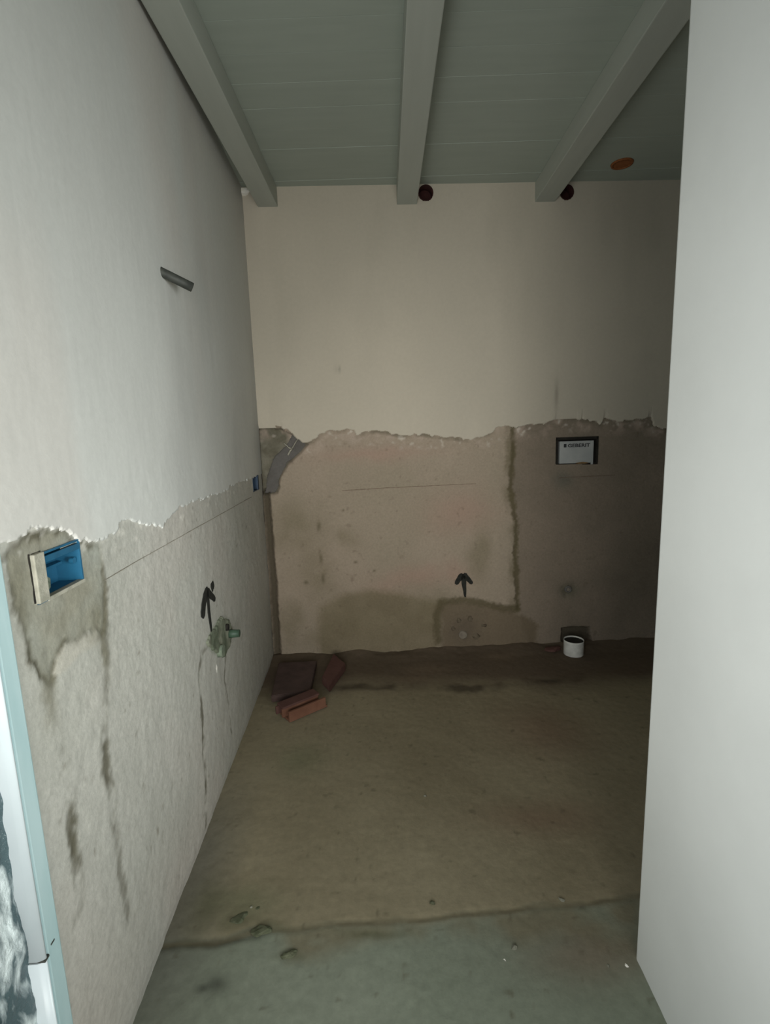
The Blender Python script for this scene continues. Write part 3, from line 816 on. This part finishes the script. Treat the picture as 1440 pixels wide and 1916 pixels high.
def sub_patch(name, poly, wall, fn, mat, parent, t, seed, c1, c2, sres=0.004):
    P = np.array(poly); lo = P.min(0) - 0.02; hi = P.max(0) + 0.02
    o = field(name, fn, np.arange(lo[0], hi[0], sres), np.arange(lo[1], hi[1], sres), lambda s, z: t + 0.005 * fbm(s, z, 30, 3, seed),
              lambda s, z: mixc(lin(c1), lin(c2), np.clip(0.5 + 1.3 * fbm(s, z, 22, 3, seed + 1), 0, 1)), 'render', None,
              mask=lambda s, z: inside(s + 0.01 * fbm(s, z, 30, 3, seed + 2), z + 0.01 * fbm(s, z, 30, 3, seed + 3), poly), drop=0.004)
    o.parent = parent; inv(parent, o)
    return o


sub_patch('mortar_dab', GREEN, L2, Lw, 'render', wo, 0.008, 130, (100, 107, 90), (138, 141, 124))
c0 = Lw(*L2(425, 1186), 0.004); d1 = hit(444, 1184, (0, 1, 0), c0[1] + 0.01)
inv(wo, link('green_plug', tube('green_plug', [c0, c0 + NL * 0.018, c0 + NL * 0.045], [0.017, 0.0165, 0.0145], 16), 'green_plug', wo))
c2 = Lw(*L2(408, 1218), 0.004)
inv(wo, link('dark_plug', tube('dark_plug', [c2 - NL * .01, c2 + NL * 0.016], [0.024, 0.022], 14), 'greenmortar', wo))
c3 = Lw(*L2(419, 1174), 0.006)
inv(wo, link('pipe_mouth', tube('pipe_mouth', [c3 - NL * .01, c3 + NL * 0.012], [0.014, 0.013], 14, 0.7), 'pipe_dark', wo))
wp = tag(link('plaster_dab', chunk('plaster_dab', Lw(*L2(406, 1264), -0.008), (0.022, 0.030, 0.075), 21), 'fleck'), 'small white plaster dab on left wall below the water outlet', 'plaster dab')

# ================================================================== THINGS IN THE BACK WALL
for i, (hc, lab, r) in enumerate(((HOLES[0], 'dark red vent sleeve beside the middle beam', 0.036), (HOLES[1], 'dark vent sleeve beside the beam nearest the partition', 0.034))):
    c = Bw(hc[0], hc[1], 0.0)
    v = empty('vent_sleeve', c); tag(v, lab, 'vent', 'vent sleeves under the ceiling')
    inv(v, link('sleeve', tube('sleeve', [c - NB * 0.085, c + NB * 0.011], [r + 0.003, r + 0.003], 26, 0.90), 'maroon', v))
    inv(v, link('inside', disc('inside', c - NB * 0.05, NB, r, 0.004, 24), 'maroon', v))
fm = tag(link('filler_dab', chunk('filler_dab', Bw(*B2(456, 368), 0.006), (0.055, 0.04, 0.05), 31), 'foam'), 'small white filler dab in the top corner beside the left beam', 'filler')

# flush opening with its protective cover
fp = empty('flush_opening', Bw(1.08, 1.085, 0.0)); tag(fp, 'recessed flush plate opening with printed pale cover', 'flush plate')
s0, s1 = B2(1041, 845)[0], B2(1117, 845)[0]; z1, z0 = B2(1080, 820)[1], B2(1080, 867)[1]
inv(fp, link('recess', join('recess', [boxm('a', Bw, (s0 - .004, s0 + 0.006), (z0, z1 + .004), (-0.06, 0.003)), boxm('b', Bw, (s1 - 0.006, s1 + .004), (z0, z1 + .004), (-0.06, 0.003)),
                                       boxm('c', Bw, (s0 - .004, s1 + .004), (z1 - 0.006, z1 + 0.008), (-0.06, 0.003)), boxm('d', Bw, (s0 - .004, s1 + .004), (z0 - 0.008, z0), (-0.06, -0.014)),
                                       boxm('e', Bw, (s0, s1), (z0, z1), (-0.07, -0.06))]), 'pipe_dark', fp))
cs0, cs1 = B2(1048, 845)[0], B2(1111, 845)[0]; cz1, cz0 = B2(1080, 825)[1], B2(1080, 867)[1]
cov = inv(fp, link('cover', boxm('cover', Bw, (cs0, cs1), (cz0, cz1), (-0.055, -0.012), 0.003), 'card', fp))
link('cover_edge', boxm('cover_edge', Bw, (cs1 - 0.012, cs1 + 0.001), (cz0 - 0.010, cz1), (-0.04, -0.009), 0.002), 'card', cov)


def text_mesh(name, body, fn, s, z, size, h, width=None):
    cu = bpy.data.curves.new(name, 'FONT'); cu.body = body; cu.size = size; cu.offset = size * 0.035; cu.resolution_u = 3
    o = bpy.data.objects.new(name, cu); COL.objects.link(o); bpy.context.view_layer.update()
    me = bpy.data.meshes.new_from_object(o.evaluated_get(bpy.context.evaluated_depsgraph_get()))
    bpy.data.objects.remove(o); me.name = name
    n = len(me.vertices); co = np.empty(n * 3); me.vertices.foreach_get('co', co); co = co.reshape(-1, 3)
    k = 1.0 if not width else width / (co[:, 0].max() - co[:, 0].min())
    P = fn(s + (co[:, 0] - co[:, 0].min()) * k, z + co[:, 1], np.full(n, h))
    me.vertices.foreach_set('co', P.ravel()); me.update(); me.materials.clear()
    return me


cw = cs1 - cs0; hh = cz1 - cz0
link('lettering', text_mesh('lettering', 'GEBERIT', Bw, cs0 + 0.24 * cw, cz1 - 0.27 * hh, 0.026, -0.0112, 0.66 * cw), 'ink', cov)
link('logo_square', boxm('logo_square', Bw, (cs0 + 0.12 * cw, cs0 + 0.20 * cw), (cz1 - 0.28 * hh, cz1 - 0.12 * hh), (-0.0125, -0.0112)), 'ink', cov)
inv(fp, link('mortar_smear', chunk('mortar_smear', Bw(cs0 + 0.68 * cw, cz0 - 0.004, -0.010), (0.070, 0.010, 0.012), 41), 'rust', fp))

# small plugged inlet
pi_ = Bw(*B2(1063, 1103), -0.012)
il = empty('water_inlet', pi_); tag(il, 'small plugged water inlet in rough hole under the flush opening', 'water inlet')
inv(il, link('collar', tube('collar', [pi_ - NB * 0.01, pi_ + NB * 0.014], [0.022, 0.020], 18, 0.6), 'wetmortar', il))
inv(il, link('plug', tube('plug', [pi_ - NB * 0.01, pi_ + NB * 0.010], [0.011, 0.010], 14), 'cork', il))

# capped drain under the arrow
dc = Bw(*B2(866, 1188), -0.008)
dr = empty('drain_outlet', dc); tag(dr, 'pale capped drain outlet under the back wall arrow', 'drain')
inv(dr, link('cap', tube('cap', [dc - NB * 0.01, dc + NB * 0.012, dc + NB * 0.014], [0.026, 0.025, 0.020], 20), 'cork', dr))
for i, (px, py, sz) in enumerate(((890, 1193, .05), (858, 1163, .035), (880, 1160, .04), (905, 1172, .03), (848, 1178, .03))):
    c = Bw(*B2(px, py), -0.012)
    inv(dr, link('mortar_lump', chunk('mortar_lump', c + np.array([0, 0, -sz * .3]), (sz * 1.1, 0.03, sz), 50 + i), 'brown_mortar', dr))

# ================================================================== THINGS ON THE FLOOR
# upright white drain pipe
gx, gy = G2(1079, 1232); gy += 0.055
dp = empty('drain_pipe', (gx, gy, 0.0)); tag(dp, 'short upright white drain pipe with open dark mouth by the back wall', 'pipe')
rr = 0.055; hp = 0.090
pb = inv(dp, link('pipe', tube('pipe', [(gx, gy, 0.003), (gx, gy, 0.006), (gx, gy, hp - 0.012), (gx, gy, hp)], [rr * .98, rr, rr, rr * 1.01], 36, 0.975), 'white_pipe', dp))
inv(dp, link('shade_disc', disc('shade_disc', (gx, gy, 0.072), (0, 0, 1), rr * 0.97, 0.010, 24), 'pipe_dark', dp))  # dark disc standing in for the shade inside the open pipe
bx, by = G2(1036, 1222)
tag(link('brick_shard', chunk('brick_shard', (bx, by + 0.02, 0.006), (0.085, 0.05, 0.030), 61, 0.1), 'red_terracotta'), 'dark red brick shard beside the white drain pipe', 'brick')


def slab(name, corners, z, t, mat, ribs=0, bev=0.003, tilt=None):
    """flat tile from four floor corners (in order), base height z (or one per corner), thickness t"""
    zz = [z] * 4 if np.isscalar(z) else z
    vs_ = [(x, y, q) for (x, y), q in zip(corners, zz)] + [(x, y, q + t) for (x, y), q in zip(corners, zz)]
    fs = [(0, 1, 2, 3), (4, 5, 6, 7), (0, 1, 5, 4), (1, 2, 6, 5), (2, 3, 7, 6), (3, 0, 4, 7)]
    me = mesh(name, vs_, fs); bm = bmesh.new(); bm.from_mesh(me)
    bmesh.ops.bevel(bm, geom=bm.edges[:], offset=bev, segments=2, affect='EDGES'); bm.to_mesh(me); bm.free()
    return me


def Gz(px, py, z):
    q = hit(px, py, (0, 0, 1), z); return (q[0], q[1])


tag(link('clay_tile', slab('clay_tile', [Gz(507, 1302, .04), Gz(580, 1292, .04), Gz(592, 1236, .04), Gz(521, 1240, .04)], 0.004, 0.036, 'd'), 'dark_terracotta'),
    'dark flat clay tile lying in the corner of the floor', 'tile')
q = [Gz(602, 1268, .05), Gz(616, 1280, .05), Gz(646, 1240, .05), Gz(624, 1224, .05)]
tag(link('clay_tile', slab('clay_tile', q, [0.012, 0.004, 0.004, 0.014], 0.042, 'd'), 'red_terracotta'), 'dull red narrow clay tile leaning on the corner tile', 'tile')
ob = empty('hollow_brick', (*G2(575, 1335), 0.004)); tag(ob, 'broken orange hollow brick lying nearest the camera', 'brick')
A0 = Gz(542, 1352, .004); A1 = Gz(612, 1322, .004)
ux = np.array([A1[0] - A0[0], A1[1] - A0[1]]); ln = np.linalg.norm(ux); ux = ux / ln; uy = np.array([-ux[1], ux[0]])
def OB(s, z, h):  # along the brick, height, back from its front face
    return np.array([A0[0] + ux[0] * s + uy[0] * h, A0[1] + ux[1] * s + uy[1] * h, 0.003 + z])
inv(ob, link('lower_shell', boxm('lower_shell', OB, (0, ln), (0, 0.010), (0, 0.10), 0.002), 'terracotta', ob))
inv(ob, link('front_web', boxm('front_web', OB, (0, ln * 0.97), (0.008, 0.050), (0, 0.012), 0.002), 'terracotta', ob))
inv(ob, link('middle_web', boxm('middle_web', OB, (-0.012, ln * .9), (0.008, 0.050), (0.045, 0.055), 0.002), 'terracotta', ob))
inv(ob, link('back_web', boxm('back_web', OB, (-0.02, ln * .9), (0.008, 0.046), (0.090, 0.100), 0.002), 'red_terracotta', ob))
inv(ob, link('top_shell', boxm('top_shell', OB, (-0.01, ln * .92), (0.050, 0.060), (0.040, 0.100), 0.002), 'red_terracotta', ob))

crumbs = [(490, 1742, .055, .028, .014, 'greencrumb', 'greenish mortar crumb on the joint in the floor'),
          (540, 1786, .05, .018, .010, 'greencrumb', 'thin greenish crumb just in front of the floor joint'),
          (447, 1718, .045, .03, .010, 'greencrumb', 'flat grey green crumb behind the floor joint near left wall'),
          (482, 1700, .012, .010, .007, 'greencrumb', 'tiny dark crumb behind the floor joint'),
          (962, 1772, .022, .016, .012, 'gravel', 'grey pebble on the near floor'),
          (944, 1795, .009, .008, .006, 'fleck', 'tiny white chip beside the grey pebble'),
          (1172, 1806, .014, .010, .007, 'fleck', 'small white plaster chip at the foot of the partition'),
          (1138, 1806, .010, .009, .006, 'gravel', 'small grey chip near the foot of the partition'),
          (1050, 1684, .018, .010, .008, 'gravel', 'pale crumb at the right end of the floor joint'),
          (808, 1690, .018, .012, .007, 'greencrumb', 'dark crumb behind the middle of the floor joint'),
          (470, 1698, .010, .008, .006, 'gravel', 'tiny grey crumb near the left wall'),
          (795, 1490, .014, .010, .007, 'gravel', 'dark crumb in the middle of the far floor')]
for i, (px, py, a_, b_, c_, m_, lab) in enumerate(crumbs):
    x, y = G2(px, py)
    tag(link('floor_crumb', chunk('floor_crumb', (x, y, -0.002 if y > 1.2 else -0.005), (a_, b_, c_), 80 + i, 0.3 * i % 3, 1 if a_ < .03 else 2), m_), lab, 'crumb', 'crumbs on the floor')
